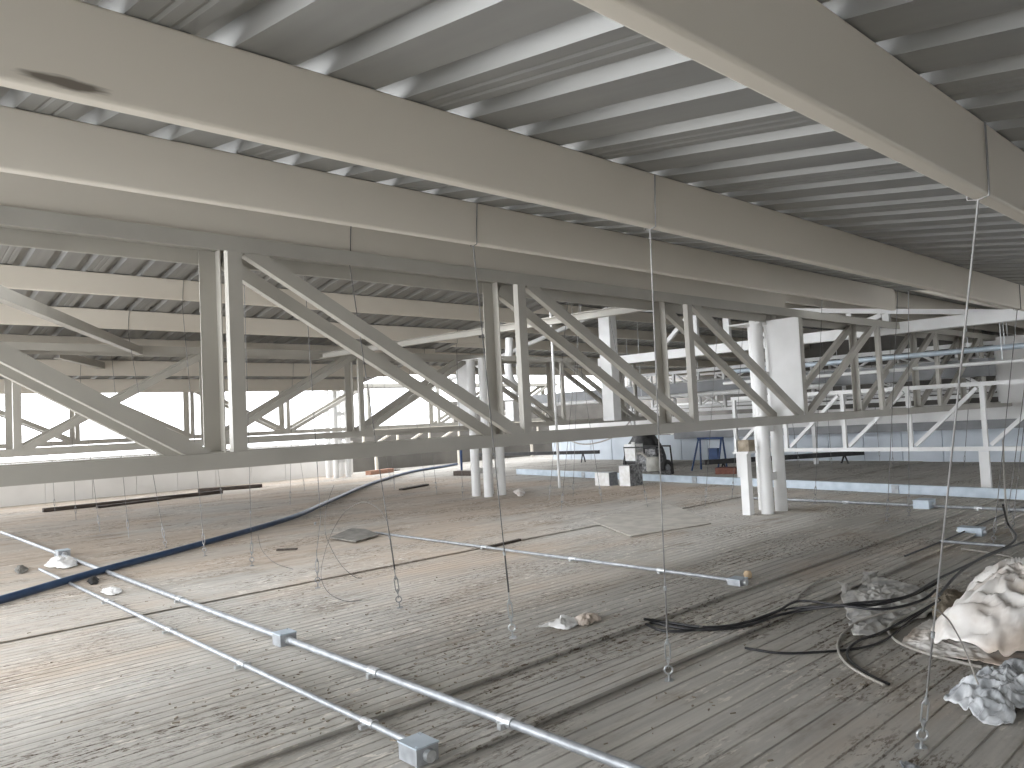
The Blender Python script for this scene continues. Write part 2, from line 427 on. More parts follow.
# ------------------------------------------------------------------ lattice trusses along X
NODE, PAN = 10.95, 2.875
def truss(label, Y, W, z0, z1, n0, n1, left_down, mat, col_k=0, plates=(), group='lattice roof trusses'):
    """two parallel lattice planes W apart; nodes at NODE + k*PAN; left_down: braces fall towards the column from the left"""
    xs = [NODE + k*PAN for k in range(n0, n1+1)]
    T = thing('lattice_truss', label, 'truss', (xs[0], Y, z0), group)
    c = .115
    x0, x1 = xs[0]-.4, xs[-1]+.4
    # top chord: broad folded tray, its flat underside spanning both planes
    mb = MB(); t = .006
    mb.box(((x0+x1)/2, Y+W/2, z1-t/2), (x1-x0, W-.012, t))
    mb.box(((x0+x1)/2, Y+t/2, z1-c/2), (x1-x0, t, c)); mb.box(((x0+x1)/2, Y+W-t/2, z1-c/2), (x1-x0, t, c))
    # downturned back lip, catches the light
    mb.box(((x0+x1)/2, Y+W+.010, z1-c+.012), (x1-x0, .02, .03))
    mb.build('top_chord', mat, T)
    for yy, fc in ((Y, 1), (Y+W, -1)):
        mb = MB(); mb.channel((x0, yy, z0+c/2), (x1, yy, z0+c/2), c, .075, .008, (0, fc, 0)); mb.build('bottom_chord', mat, T)
    for x in xs:
        mb = MB(); mb.box((x+.35, Y+W/2, z0+.006), (.10, W-.02, .010)); mb.build('tie_plate', mat, T)
    for k, x in zip(range(n0, n1+1), xs):
        for yy, fc in ((Y, 1), (Y+W, -1)):
            wd = .105 if fc == 1 else .135
            mb = MB()
            zc, zh = (z0+z1)/2+.011, z1-z0-.04
            if fc == 1: mb.channel((x, yy+fc*.012, z0+.03), (x, yy+fc*.012, z1-.008), wd, .065, .007, (0, fc, 0))
            else:      # angle section: back leg and one leg standing out on the right
                mb.box((x, yy-.016, zc), (wd, .008, zh)); mb.box((x+wd/2-.004, yy-.062, zc), (.008, .085, zh))
            mb.build('post', mat, T)
    for k in range(n0, n1):
        xa, xb = NODE+k*PAN, NODE+(k+1)*PAN
        fall = left_down if k < col_k else (not left_down)
        for yy, fc in ((Y, 1), (Y+W, -1)):
            yc = yy + fc*.052
            cut = .18 if (k == -4 and col_k == 0 and n0 == -5) else 0
            if fall: a, b_ = (xa+.10, yc, z1-c+.03), (xb-.06-cut, yc, z0+.09)
            else: a, b_ = (xa+.06, yc, z0+.09), (xb-.10, yc, z1-c+.03)
            mb = MB(); mb.bar(a, b_, .07, .105, (0,1,0)); mb.build('diagonal', mat, T)
    for k in plates:
        x = NODE + k*PAN
        mb = MB(); mb.box((x-.075, Y+W/2, (z0+z1)/2), (.012, W-.02, z1-z0-.2)); mb.build('end_plate', M['white'], T)
    return T
T1Y, TW = 5.355, .53
truss('nearest cream double lattice truss spanning the whole width at head height', T1Y, TW, 1.36, 3.035, -5, 4, True, M['truss'], 0, (0,4))
T2Y = 12.95
truss('second cream lattice truss behind the nearest one, beyond the roof ridge', T2Y, TW, 1.43, 3.09, -4, 2, False, M['truss'], 0, (0,))
T3Y = 21.745
truss('farthest cream lattice truss near the white parapet', T3Y, TW, 1.53, 3.05, -4, 4, True, M['truss'], 0, ())

# ------------------------------------------------------------------ pipe columns in clusters of four
def column(label, x0, x1, y0, y1, zt, skip=0):
    T = thing('pipe_column', label, 'column', ((x0+x1)/2, (y0+y1)/2, floor_z(y0)), 'white pipe columns')
    for x in (x0, x1):
        for y in (y0, y1):
            if skip and x == x0 and y == y1: continue
            mb = MB(); mb.tube([(x, y, floor_z(y)-.008), (x, y, zt)], .095, 20); mb.build('pipe', M['white'], T)
    mb = MB(); mb.box(((x0+x1)/2, (y0+y1)/2, zt+.01), (x1-x0+.24, y1-y0+.24, .02)); mb.build('cap_plate', M['white'], T)
    for z in (.55, 1.3, 2.1):
        for y in (y0, y1)[:2-skip]:
            mb = MB(); mb.box(((x0+x1)/2, y, z), (x1-x0-.16, .012, .12)); mb.build('batten_plate', M['white'], T)
column('white pipe column beside the nearest truss, with a short post at its left', 10.78, 11.20, 6.0, 6.28, 2.9, 1)
column('white four-pipe column under the second truss, left of the channel', 10.72, 11.10, 12.38, 12.78, 2.95)
T = thing('short_post', 'short square white post with a cap bracket, left of the near pipe column', 'post', (10.55, 6.2, 0))
mb = MB(); mb.channel((10.50, 6.20, .0), (10.50, 6.20, .93), .13, .12, .01, (1, 0, 0)); mb.build('shaft', M['white'], T)
mb = MB(); mb.box((10.55, 6.20, .945), (.24, .26, .03)); mb.box((10.55, 6.315, 1.06), (.10, .03, .2)); mb.build('bracket', M['white'], T)
mb = MB(); mb.box((10.57, 6.17, 1.045), (.18, .18, .17)); mb.build('packing', M['sack'], T)
column('white four-pipe column standing in front of the white parapet', 12.85, 13.3, 22.35, 22.85, 3.0)

# ------------------------------------------------------------------ rafters, ties and cross girders
def ibeam(mb, p0, p1, w, h, t=.012):
    p0, p1 = V(p0), V(p1); d = (p1-p0).normalized(); sd = d.cross(V((0,0,1))).normalized(); up = sd.cross(d)
    mb.bar(p0+up*(h/2-t/2), p1+up*(h/2-t/2), w, t, sd); mb.bar(p0-up*(h/2-t/2), p1-up*(h/2-t/2), w, t, sd)
    mb.bar(p0, p1, t, h-2*t, sd)
# plan ties between first and second truss at top chord level
def tie(label, a, b, w=.09, h=.12):
    mb = MB(); a, b = V(a), V(b); d = (b-a).normalized(); sd = d.cross(V((0,0,1)))
    mb.channel(a, b, h, w, .008, -sd)
    return tag(mb.build('tie_beam', M['truss']), label, 'beam', 'tie beams')
tie('pale tie beam running back to the second truss right of centre', (7.98, 5.9, 2.97), (7.25, 12.94, 2.99), .08, .10)
tie('pale slanting tie beam at upper left, behind the nearest truss', (.05, 5.9, 3.0), (4.05, 12.94, 3.0), .1, .12)
tie('pale slanting tie beam between second and farthest trusses', (3.0, 13.5, 2.98), (8.0, 21.70, 2.98), .1, .12)

def cross_truss(label, X, y0, y1, z0, z1, n, mat, group='white cross trusses running away from camera', rise=1, wc=.09, top=True, legs=False):
    T = thing('cross_truss', label, 'truss', (X, y0, z0), group)
    mb = MB(); mb.bar((X, y0, z0+wc/2), (X, y1, z0+wc/2), .08, wc, (1,0,0)); mb.build('bottom_chord', mat, T)
    if top:
        mb = MB(); mb.bar((X, y0, z1-wc/2), (X, y1, z1-wc/2), .08, wc, (1,0,0)); mb.build('top_chord', mat, T)
    st = (y1-y0)/n
    if legs:
        for y in (y0+.1, (y0+y1)/2, y1-.1):
            mb = MB(); mb.box((X, y, z0/2), (.10, .10, z0-.004)); mb.build('leg', mat, T)
    for k in range(n+1):
        y = y0 + k*st + (.05 if k == 0 else -.05 if k == n else 0)
        mb = MB(); mb.box((X, y, (z0+z1)/2), (.07, .075, z1-z0-2*wc)); mb.build('post', mat, T)
        if k < n:
            a, b = (X, y0+k*st+.08, z1-wc-.03), (X, y0+(k+1)*st-.08, z0+wc+.03)
            if rise < 0: a, b = (X, a[1], b[2]), (X, b[1], a[2])
            mb = MB(); mb.bar(a, b, .05, .065, (1,0,0)); mb.build('diagonal', mat, T)
    return T
# monopitch truss carrying the edge of the higher right-hand roof
GX = 14.85
T = thing('gable_truss', 'tall white gable truss with a broad lower girder, behind the nearest truss at right', 'truss', (GX, 1.5, 2.85))
def rz(y): return 2.47 + .146*y
mb = MB(); mb.box((GX, 7.0, 2.95), (.2, 11.2, .20)); mb.build('lower_girder', M['white'], T)
mb = MB(); mb.bar((GX, 1.2, rz(1.2)), (GX, 12.3, rz(12.3)), .10, .09, (1,0,0)); mb.build('rafter', M['white'], T)
mb = MB(); mb.bar((GX, 12.3, rz(12.3)), (GX, 20.0, rz(12.3)-1.55), .10, .09, (1,0,0)); mb.build('rafter', M['white'], T)
for y, w in ((4.05,.22), (5.62,.12), (6.3,.09), (8.35,.10), (8.95,.14), (9.75,.12)):
    mb = MB(); mb.box((GX, y, (3.055+rz(y)-.05)/2), (w*.7, w, rz(y)-.05-3.055)); mb.build('post', M['white'], T)
for ya, yb in ((6.2,5.7), (8.3,7.2), (10.75,9.85)):
    mb = MB(); mb.bar((GX, ya, 3.08), (GX, yb, rz(yb)-.07), .07, .09, (1,0,0)); mb.build('diagonal', M['white'], T)
mb = MB(); mb.channel((GX-.27, 12.2, 1.48), (GX-.27, 12.2, rz(12.2)-.05), .34, .28, .012, (1, 0, 0)); mb.build('end_post', M['white'], T)
mb = MB(); mb.box((12.66, 12.15, 2.05), (.042, .042, 4.06)); tag(mb.build('ridge_post', M['white']), 'slim white post standing on the floor left of the channel boxes', 'post')
# low white truss on legs, right
Tw = cross_truss('low white truss on short legs behind the nearest column', 15.3, 1.78, 9.22, .66, 1.88, 6, M['white'], rise=1, wc=.075)
for y in (4.30, 9.1):
    mb = MB(); mb.channel((15.26, y, .01), (15.26, y, .655), .16, .07, .008, (1,0,0)); mb.build('leg', M['white'], Tw)
cross_truss('white cross truss beyond the low white truss, over the far partition', 20.25, 3.5, 16.0, 1.6, 2.9, 7, M['white'], rise=-1, legs=True)
cross_truss('white cross truss in the far right bay behind the low partition', 24.0, 3.0, 20.0, 1.75, 3.15, 8, M['white'], legs=True)
cross_truss('white cross truss farthest right before the dark wall', 28.0, 3.0, 20.0, 1.9, 3.2, 7, M['white'], rise=-1, legs=True)
# services running between the trusses of the right bay
def rail(label, X, y0, y1, z, r, mat='white'):
    T = thing('service_pipe', label, 'pipe', (X, y0, z), 'service pipes of the right bay')
    mb = MB(); mb.tube([(X, y0, z), (X, y1, z)], r, 12); mb.build('tube', M[mat], T)
    for yq in [q for q in PY2 if y0 < q < y1][::3]:
        mb = MB(); mb.tube([(X, yq+.03, z), (X, yq+.03, min(roof2_z(yq), roof2_z(yq+PUR_W))-PUR_D-.004)], .008, 6); mb.build('hanger_rod', M['bolt'], T)
rail('white pipe running behind the tall white post, below the dark duct', 17.4, 8.0, 18.5, 2.05, .06)
rail('pale pipe farthest back in the right bay, above the grey beam', 22.6, 4.0, 19.0, 2.6, .08)
rail('white service pipe running above the low white truss, lower of two', 15.3, 2.6, 9.4, 2.2, .035)
rail('pale blue service pipe running above the low white truss, upper of two', 15.5, 2.6, 9.4, 2.46, .05, 'galvpaint')
T = thing('air_duct', 'dark grey air duct behind the low white truss', 'duct', (18.8, 5.0, 2.06))
mb = MB(); mb.box((18.8, 12.0, 2.25), (.5, 14.0, .38)); mb.build('casing', M['greysteel'], T)
for yq in (5.41, 10.0, 14.83):
    mb = MB(); mb.tube([(18.8, yq+.03, 2.44), (18.8, yq+.03, min(roof2_z(yq), roof2_z(yq+PUR_W))-PUR_D-.004)], .01, 6); mb.build('hanger_rod', M['bolt'], T)
T = thing('panel_box', 'pale sheet metal box hung at the right end of the nearest truss', 'box', (20.1, 4.2, 1.45))
mb = MB(); mb.box((20.1, 4.7, 2.2), (.3, 1.0, 1.5)); mb.build('panel', M['wallwhite'], T)
mb = MB(); mb.box((20.1, 3.66, 2.2), (.3, 1.0, 1.5)); mb.build('panel', M['wallwhite'], T)
for y in (3.3, 5.0): mb = MB(); mb.tube([(20.1, y, 2.95), (20.1, y, roof2_z(y)-.002)], .012, 8); mb.build('hanger_rod', M['bolt'], T)
# white piping behind the second pipe column
T = thing('white_pipe', 'bent white pipe with an insulated box below, right of the second column', 'pipe', aty(509, 420, 14.2))
q = lambda x, y: aty(x, y, 14.2)
mb = MB(); mb.tube(smooth([q(509,338), q(509,352), q(508,366), q(511,380), q(516,388), q(513,398)], 6), .10, 12); mb.build('elbow_pipe', M['white'], T)
mb = MB(); c = q(516, 411); mb.box(c, (.45, .3, .5)); mb.build('valve_box', M['white'], T)
mb = MB(); mb.tube([q(519,339) + V((0,0,.22)), q(520,378)], .09, 12); mb.build('riser', M['white'], T)


# ------------------------------------------------------------------ hanger wires
def hanger(label, foot, pi, topx, detail=2, r=.004, sleeve=None, bend=None):
    """wire slung round purlin pi, tightened to an eye bolt in the floor by a turnbuckle"""
    foot = V(foot)
    if topx > XR or foot.x > XR:
        topx = max(topx, XR+.15); y = min(PY2, key=lambda q: abs(q-.12-foot.y)); zr_ = roof2_z; zb = min(roof2_z(y), roof2_z(y+PUR_W)) - .003 - PUR_D
    else: y = PY[pi]; zr_ = roof_z; zb = pur_bottom(pi)
    top = V((topx, y+.03, zb-.012))
    d = (top-foot).normalized()
    bm = M['bolt'] if foot.y < 4.5 and foot.x < 5 else M['backlitbolt']; wm = M['nearwire'] if foot.y < 3.5 and foot.x < 5 else M['wire']  # hangers farther off take the copies darkened to look backlit
    T = thing('hanger_wire', label, 'hanger wire', foot, 'hanger wires with turnbuckles')
    zt = zr_(y)-.012
    # strap round the purlin + straight run
    mb = MB()
    mb.tube([(topx+.02, y-.006, zt), (topx+.005, y-.008, (zt+zb)/2), (topx, y-.006, zb-.004), top, (topx+.01, y+PUR_W+.006, zb-.004), (topx+.02, y+PUR_W+.008, zt)], r*.9, 6)
    mb.build('strap', wm, T)
    up = .36 if detail else .30
    lo = foot + d*up
    mb = MB()
    if bend is None: mb.tube([lo, top], r, 6)
    else:
        mid = lo.lerp(top, .12) + V(bend)
        mb.tube([lo, mid, top], r, 6)
    if detail >= 2:
        mb.tube([lo + V((.008,0,0)), lo + d*.25 + V((.006,0,0)), lo + d*.42], r*.8, 6)
    mb.build('wire', wm, T)
    if detail >= 1:
        # wire clip
        mb = MB(); c = lo + d*.30
        mb.tube([c - d*.014, c + d*.014], .009, 8); mb.tube([c + V((-.015,0,.004)), c + V((.018,.004,.004))], .004, 6)
        mb.build('wire_clip', bm, T)
    # turnbuckle: two side rods, end nuts, threaded ends with hooks
    a, b = foot + d*.15, foot + d*.29
    s = d.cross(V((FF.x, FF.y, 0))).normalized()
    mb = MB()
    for k in (-1, 1): mb.tube([a + s*(k*.004), a + d*.02 + s*(k*.015), b - d*.02 + s*(k*.015), b + s*(k*.004)], .0048, 6)
    mb.tube([a - d*.012, a + d*.02], .0095, 8); mb.tube([b - d*.02, b + d*.012], .0095, 8)
    mb.tube([foot + d*.095, a + d*.03], .0042, 6); mb.tube([b - d*.03, lo], .0042, 6)
    mb.build('turnbuckle', bm, T)
    if detail >= 1:
        mb = MB(); rc = foot + d*.082
        mb.ring(rc, .025, .006, V((FF.x, FF.y, 0)), 18, 6)
        mb.tube([foot, foot + d*.058], .0062, 8); mb.tube([foot - d*.002, foot + d*.006], .028, 12)
        mb.build('eye_bolt', bm, T)
    else:
        mb = MB(); mb.tube([foot, foot + d*.1], .006, 6); mb.build('eye_bolt', bm, T)
    if sleeve:
        mb = MB(); q0, q1 = sleeve; mb.tube([foot + (top-foot)*q0, foot + (top-foot)*q1], .022, 10, r1=.035); mb.build('sleeve', M['bluepaint'], T)
    return T
def fxy(x, y):
    p = fl(x, y, 0); z = floor_z(p.y); return fl(x, y, z)
# row running back from the lower right corner
t0 = aty(988, 204, PY[0]).x; t1 = aty(655, 232, PY[1]).x; t2 = aty(476, 240, PY[2]).x; t3 = aty(350, 250, PY[3]).x
hanger('steel hanger wire at lower right, its turnbuckle beside the white tarpaulin', fxy(921, 748), 0, t0, 2, .0042)
hanger('steel hanger wire whose turnbuckle stands on dark sheet before the cable ends', fxy(669, 681), 1, t1, 2, .0042)
hanger('steel hanger wire hooked to the floor left of the plastic litter', fxy(513, 638), 2, t2, 2, .004)
hanger('double steel hanger wire with large loose loop hooked near the felt mat', fxy(400, 608), 3, t3, 2, .004)
rowA = [(318,588,4,(.02,-.08,.0)), (252,566,5,None), (205,556,5,None), (166,548,6,None), (129,538,7,None), (100,532,8,None), (76,520,9,None), (55,512,9,None)]
for k, (x, y, pi, bd) in enumerate(rowA):
    f = fxy(x, y); pi = min(range(len(PY)), key=lambda q: abs(PY[q]-.12-f.y))
    hanger('thin hanger wire, %s in the left row counting back from the loose loops' % ORD[k], f, pi, f.x + random.uniform(-.25, .1), 1 if k < 4 else 0, .0036, bend=bd)
rowB = [(364,468), (391,482), (395,490), (437,495), (425,482), (488,476), (305,491), (222,500), (290,505)]
for k, (x, y) in enumerate(rowB):
    f = fxy(x, y); pi = min(range(len(PY)), key=lambda q: abs(PY[q]-.12-f.y))
    hanger('thin hanger wire, %s in the row near the blue pipe' % ORD[k], f, pi, f.x + random.uniform(-.3, .3), 0, .0036)
f = fxy(463, 500); hanger('hanger wire wearing a dark blue sleeve left of the pipe column', f, min(range(len(PY)), key=lambda q: abs(PY[q]-.12-f.y)), f.x-.05, 0, .004, sleeve=(.19, .36))
rowC = [(549,500), (561,511), (573,497), (602,503), (648,508), (705,506), (732,498)]
for k, (x, y) in enumerate(rowC):
    f = fxy(x, y); pi = min(range(len(PY)), key=lambda q: abs(PY[q]-.12-f.y))
    hanger('thin hanger wire, %s from the left in the middle row before the channel' % ORD[k], f, pi, f.x + random.uniform(-.25, .25), 0, .0045)
rowD = [(815,504), (887,521), (909,516), (993,545), (1006,528), (1012,530)]
for k, (x, y) in enumerate(rowD):
    f = fxy(x, y); pi = min(range(len(PY)), key=lambda q: abs(PY[q]-.12-f.y))
    hanger('thin hanger wire, %s from the left in the row right of the near column' % ORD[k], f, pi, f.x + random.uniform(-.35, .25), 1, .0045)
rowE = [(800,468), (832,470), (880,462), (893,470), (964,468)]
for k, (x, y) in enumerate(rowE):
    f = fxy(x, y); pi = min(range(len(PY)), key=lambda q: abs(PY[q]-.12-f.y))
    hanger('thin hanger wire, %s from the left on the dark floor beyond the channel' % ORD[k], f, pi, f.x + random.uniform(-.3, .3), 0, .0055)
# loose ends of wire curling down by the double hanger
def P3(x, y, z): return fl(x, y, z)
w = MB()
w.tube(smooth([P3(388,523,.62), P3(378,508,.66), P3(362,502,.64), P3(345,512,.5), P3(333,530,.35), P3(325,552,.22), P3(321,575,.12), P3(328,592,.05), P3(345,601,.022), P3(362,600,.022)], 8), .0032, 6)
tag(w.build('wire_loop', M['wire']), 'large loose loop of wire curling from the double hanger to the floor', 'wire')
w = MB()
w.tube(smooth([P3(334,485,.95), P3(327,505,.75), P3(325,530,.5), P3(331,548,.3), P3(342,566,.12), P3(355,577,.022), P3(362,578,.02)], 8), .0032, 6)
tag(w.build('wire_loop', M['wire']), 'small loose wire tail curling to the floor inside the large loop', 'wire')
w = MB(); w.tube(smooth([P3(258,535,.25), P3(262,550,.12), P3(275,563,.03), P3(293,569,.022)], 8), .0032, 6)
tag(w.build('wire_loop', M['wire']), 'short loose wire tail curling on the floor below the blue pipe', 'wire')
w = MB(); w.tube(smooth([P3(935,608,.55), P3(950,622,.42), P3(965,650,.22), P3(978,684,.04), P3(988,701,-.02), P3(993,706,-.028)], 8), .0045, 6)
tag(w.build('wire_tail', M['greycable']), 'pale wire tail slanting from the lower right hanger onto the clear plastic', 'wire')

# ------------------------------------------------------------------ conduits, boxes, pipe
def conduit(label, x, y0, y1, r, zs=None, clips=(), mat='galv'):
    """pipe laid along the depth direction at x, from y0 (near) to y1 (far)"""
    z = r + max(floor_z(y) for y in (y0, y1)) + .004
    T = thing('conduit', label, 'conduit', (x, y0, floor_z(y0)), 'zinc conduits on the floor')
    mb = MB(); mb.tube([(x, y0, z), (x, y1, z)], r, 12); mb.build('tube', M[mat], T)
    for y in clips:
        mb = MB(); mb.tube([(x, y-.05, z), (x, y+.05, z)], r*1.28, 12); mb.box((x, y, z-r*.6), (.11, .03, r*1.2)); mb.build('coupling', M['bolt'], T)
    return T
def box(label, c, s, rz=0.0, mat='galv'):
    c = V(c); T = thing('junction_box', label, 'junction box', (c.x, c.y, c.z), 'zinc junction boxes')
    mb = MB(); mb.box((c.x, c.y, c.z+s[2]*.45), (s[0], s[1], s[2]*.9), rz); mb.build('body', M[mat], T)
    mb = MB(); mb.box((c.x, c.y, c.z+s[2]*.94), (s[0]*1.06, s[1]*1.06, s[2]*.08), rz)
    for a in (-1, 1):
        q = Matrix.Rotation(rz, 3, 'Z') @ V((a*s[0]*.4, a*s[1]*.4, 0)); mb.tube([c+q+V((0,0,s[2]*.97)), c+q+V((0,0,s[2]*1.03))], .006, 8)
    mb.build('cover', M['galvpaint'], T)
    for a in (-1, 1):
        mb = MB(); mb.tube([(c.x, c.y+a*s[1]*.5, c.z+s[2]*.45), (c.x, c.y+a*(s[1]*.5+.03), c.z+s[2]*.45)], .03, 12); mb.build('gland', M['bolt'], T)
    return T
CA = 2.69; CB = 2.215
conduit('thick zinc conduit on the floor crossing from lower centre to far left', CA, 1.6, 16.6, .024, clips=(3.05, 4.3, 7.7, 10.2, 12.4))
conduit('thinner zinc conduit left of the thick one, ending in a square box', CB, 3.26, 11.2, .017, clips=(3.62, 5.2, 6.6, 8.3))
conduit('long zinc conduit in mid floor ending at the raised sheet edge', 6.30, 3.92, 9.9, .017, clips=(4.7, 5.9, 7.4))
conduit('short zinc conduit at right beside the galvanised channel', 12.35, 2.4, 7.2, .022, clips=(3.6, 5.5))
conduit('short zinc conduit lying by the blue-white box at right', 9.55, 2.55, 3.2, .018)
a = fxy(285, 644); box('square zinc box midway along the thick conduit', (CA, a.y, 0), (.13, .13, .095))
a = fxy(67, 556); box('small bluish zinc box far along the thick conduit at left', (CA+.02, a.y, .015), (.15, .16, .10))
a = fl(424, 756, -.02); box('square zinc box at the near end of the thinner conduit', (CB+.0, 3.17, -.025), (.13, .15, .09))
a = fxy(735, 583); box('zinc box at the end of the long mid floor conduit', (6.31, 3.86, 0), (.14, .13, .06))
a = fxy(937, 504); box('blue-white box on the conduit beside the channel', (12.3, a.y, 0), (.28, .22, .13), mat='galvpaint')
a = fxy(972, 535); box('blue-white box on the bare floor among the cable ends', (a.x, a.y, a.z), (.16, .26, .10), mat='galvpaint')
mb = MB(); a = fl(748, 578, 0); mb.lathe([(.0, 0), (.035, 0), (.04, .04), (.03, .065), (.0, .07)], (a.x, a.y, 0), 16)
tag(mb.build('cap', M['beige']), 'small round beige cap beside the box at the raised sheet edge', 'cap')
# dark blue pipe wandering across the floor
mb = MB(); pts = [(-40,612), (0,602), (100,573), (200,546), (290,520), (330,503), (370,486), (410,474), (440,469), (457,466)]
mb.tube(smooth([fl(x, y-2, .05+floor_z(fl(x, y).y)) for x, y in pts], 8), .043, 14)
tag(mb.build('blue_pipe', M['bluepipe']), 'long dark blue pipe winding across the floor at left', 'pipe')

# galvanised channel on the floor, right
def chan():
    T = thing('channel', 'galvanised channel laid along the floor behind the near column', 'channel', (14.5, 2.0, 0))
    a, b = V((13.45, 1.6, .085)), V((15.40, 16.5, .105)); d = (b-a).normalized(); n = V((-d.y, d.x, 0))
    mb = MB(); mb.channel(a, b, .155, .11, .008, -n); mb.build('profile', M['galvpaint'], T)
    for q in (.25, .55, .8):
        mb = MB(); c = a.lerp(b, q) + n*.004; mb.box(c + n*.006, (.02, .12, .14), math.atan2(d.y, d.x)-math.pi/2); mb.build('splice_plate', M['galv'], T)
chan()

# ------------------------------------------------------------------ boards and sheets
def slab(name, label, cat, px, th, mat, group=None, z=None, lift=()):
    pts = []
    for i, (x, y) in enumerate(px):
        p = fl(x, y); zz = floor_z(p.y) if z is None else z; p = fl(x, y, zz + th + (lift[i] if lift else 0)); pts.append(p)
    mb = MB(); n = len(pts)
    vs = [p - V((0,0,th-.002)) for p in pts] + pts
    mb.add(vs, [list(range(n))[::-1], [n+i for i in range(n)]] + [(i,(i+1)%n,n+(i+1)%n,n+i) for i in range(n)])
    return tag(mb.build(name, M[mat]), label, cat, group)
slab('board', 'grey square board lying askew on the mid floor, left of the near column', 'board', [(593,521), (631,536), (711,523), (682,508), (655,501)], .018, 'ply')
slab('felt_mat', 'curled grey felt mat lying below the blue pipe', 'mat', [(330,537), (356,541), (379,534), (366,529), (351,528)], .02, 'mat', lift=(.02,.02,.025,.03,.03))
def plank(label, a, b, w, h, mat='darkwood', z=0):
    a, b = fl(*a), fl(*b); za = floor_z(a.y)
    mb = MB(); d = (b-a); mb.bar((a.x, a.y, za+z+h/2+.003), (b.x, b.y, za+z+h/2+.003), w, h, V((-d.y, d.x, 0)))
    return tag(mb.build('plank', M[mat]), label, 'plank', 'loose dark planks')
plank('long dark plank in the pair before the white parapet', (43,513), (222,494), .12, .09)
plank('shorter dark plank lying in front of the long one', (97,509), (170,500), .12, .05, z=0)
plank('dark plank behind, nearest the white parapet', (198,493), (262,488), .13, .10)
plank('short dark plank beyond the felt mat', (401,491), (427,486), .13, .04)
plank('small dark offcut left of the felt mat', (277,552), (297,551), .07, .02)
plank('dark plank left of the second pipe column', (456,476), (474,476), .25, .14)
plank('thin dark strip beyond the blue sleeve wire', (384,471), (398,471), .2, .03)
plank('dark batten on floor in front of the square board', (487,549), (520,541), .05, .03)
mb = MB(); a = fl(380, 474); mb.box((a.x, a.y, .08), (1.2, .25, .14), .3); tag(mb.build('brick_stack', M['brick']), 'low reddish block beside the parapet end', 'block')

# ------------------------------------------------------------------ cloth heaps
def heap(name, label, cat, outline, H, mat, seed=0, rings=34, sect=170, amp=.06, freq=3.0, rim=.03, cpx=None, zb=None, ridge=1.0, power=1.4, lift=0.0):
    """a crumpled sheet: star outline measured on the floor, folded up to height H"""
    pts = [fl(x, y) for x, y in outline]
    c = fl(*cpx) if cpx else sum(pts, V((0,0,0)))/len(pts)
    n = len(pts); bd = smooth(pts + [pts[0]], max(1, sect//n))[:-1]; S = len(bd)
    mb = MB(); vs = []; fs = []
    for i in range(rings+1):
        s = i/rings
        for k in range(S):
            q = c.lerp(bd[k], s); q3 = V((q.x*freq, q.y*freq, seed*7.3))
            f1 = 1-abs(noise.noise(q3))*2; f2 = 1-abs(noise.noise(q3*2.3+V((3.1,1.7,0))))*2; f3 = noise.noise(q3*5.1)
            v1 = noise.voronoi(q3*1.15, distance_metric='DISTANCE', exponent=2.5)[0]; v2 = noise.voronoi(q3*2.6+V((5,2,1)), distance_metric='DISTANCE', exponent=2.5)[0]
            v3 = noise.voronoi(q3*5.2+V((1,7,3)), distance_metric='DISTANCE', exponent=2.5)[0]
            crease = (v1[1]-v1[0])*1.0 + (v2[1]-v2[0])*1.15 + (v3[1]-v3[0])*.6
            hh = -amp*crease*(.9-.4*s) + amp*.5 + H*(1-s**power) + amp*(f1*.35*ridge+f2*.2*ridge+f3*.1)*(1-.55*s) + rim*(1-s)*.2
            z0 = floor_z(q.y) if zb is None else zb
            off = V((noise.noise(q3*1.7+V((9,0,0))), noise.noise(q3*1.7+V((0,9,0))), 0))*amp*.7*s
            vs.append(V((q.x, q.y, z0)) + off + V((0,0,max(.008+rim*abs(noise.noise(V((k*.35, seed, 2))))*s, hh+lift))))
    for i in range(rings):
        for k in range(S):
            fs.append((i*S+k, i*S+(k+1)%S, (i+1)*S+(k+1)%S, (i+1)*S+k))
    mb.add(vs, fs, True)
    o = mb.build(name, M[mat]); md = o.modifiers.new('solid', 'SOLIDIFY'); md.thickness = .004; md.offset = -1
    return tag(o, label, cat)
heap('white_tarpaulin', 'large crumpled white tarpaulin heaped at the right edge', 'tarpaulin',
     [(938,640), (948,624), (962,606), (985,590), (1040,578), (1120,590), (1150,640), (1060,654), (985,650)], .36, 'tarp', 3, amp=.17, freq=1.9, cpx=(1035,625), power=2.6)
heap('white_sheet', 'flat torn white sheet lying in front of the heaped tarpaulin', 'sheet',
     [(900,634), (910,624), (930,612), (950,622), (985,642), (1030,648), (1080,656), (1010,657), (945,648), (908,640)], .015, 'tarp', 6, amp=.03, freq=4, cpx=(932,634), power=2)
heap('grey_tarpaulin', 'flat grey tarpaulin under the black cables, left of the white heap', 'tarpaulin',
     [(838,580), (858,584), (868,570), (905,578), (930,588), (934,604), (905,616), (872,628), (852,626), (846,606)], .03, 'tarpgrey', 5, amp=.05, freq=3.6, cpx=(888,600), power=2)
heap('clear_plastic', 'crumpled cloudy plastic sheet in the lower right corner', 'plastic sheet',
     [(948,690), (962,680), (990,664), (1030,655), (1080,665), (1075,700), (1025,702), (995,712), (968,706)], .10, 'plastic', 9, amp=.09, freq=4.2, cpx=(1010,684), power=2)
heap('brown_sack', 'small brown sack between the tarpaulins under the hanger wire', 'sack',
     [(928,600), (940,585), (962,588), (968,602), (950,612), (934,610)], .08, 'sack', 11, amp=.05, freq=4, cpx=(946,600), rings=12, sect=60, power=2)
heap('plastic_bag', 'white plastic bag lying between the two conduits at left', 'plastic bag',
     [(44,568), (56,559), (66,561), (77,562), (76,568), (60,571)], .06, 'litter', 12, amp=.05, freq=5, cpx=(62,566), rings=10, sect=48, power=2)
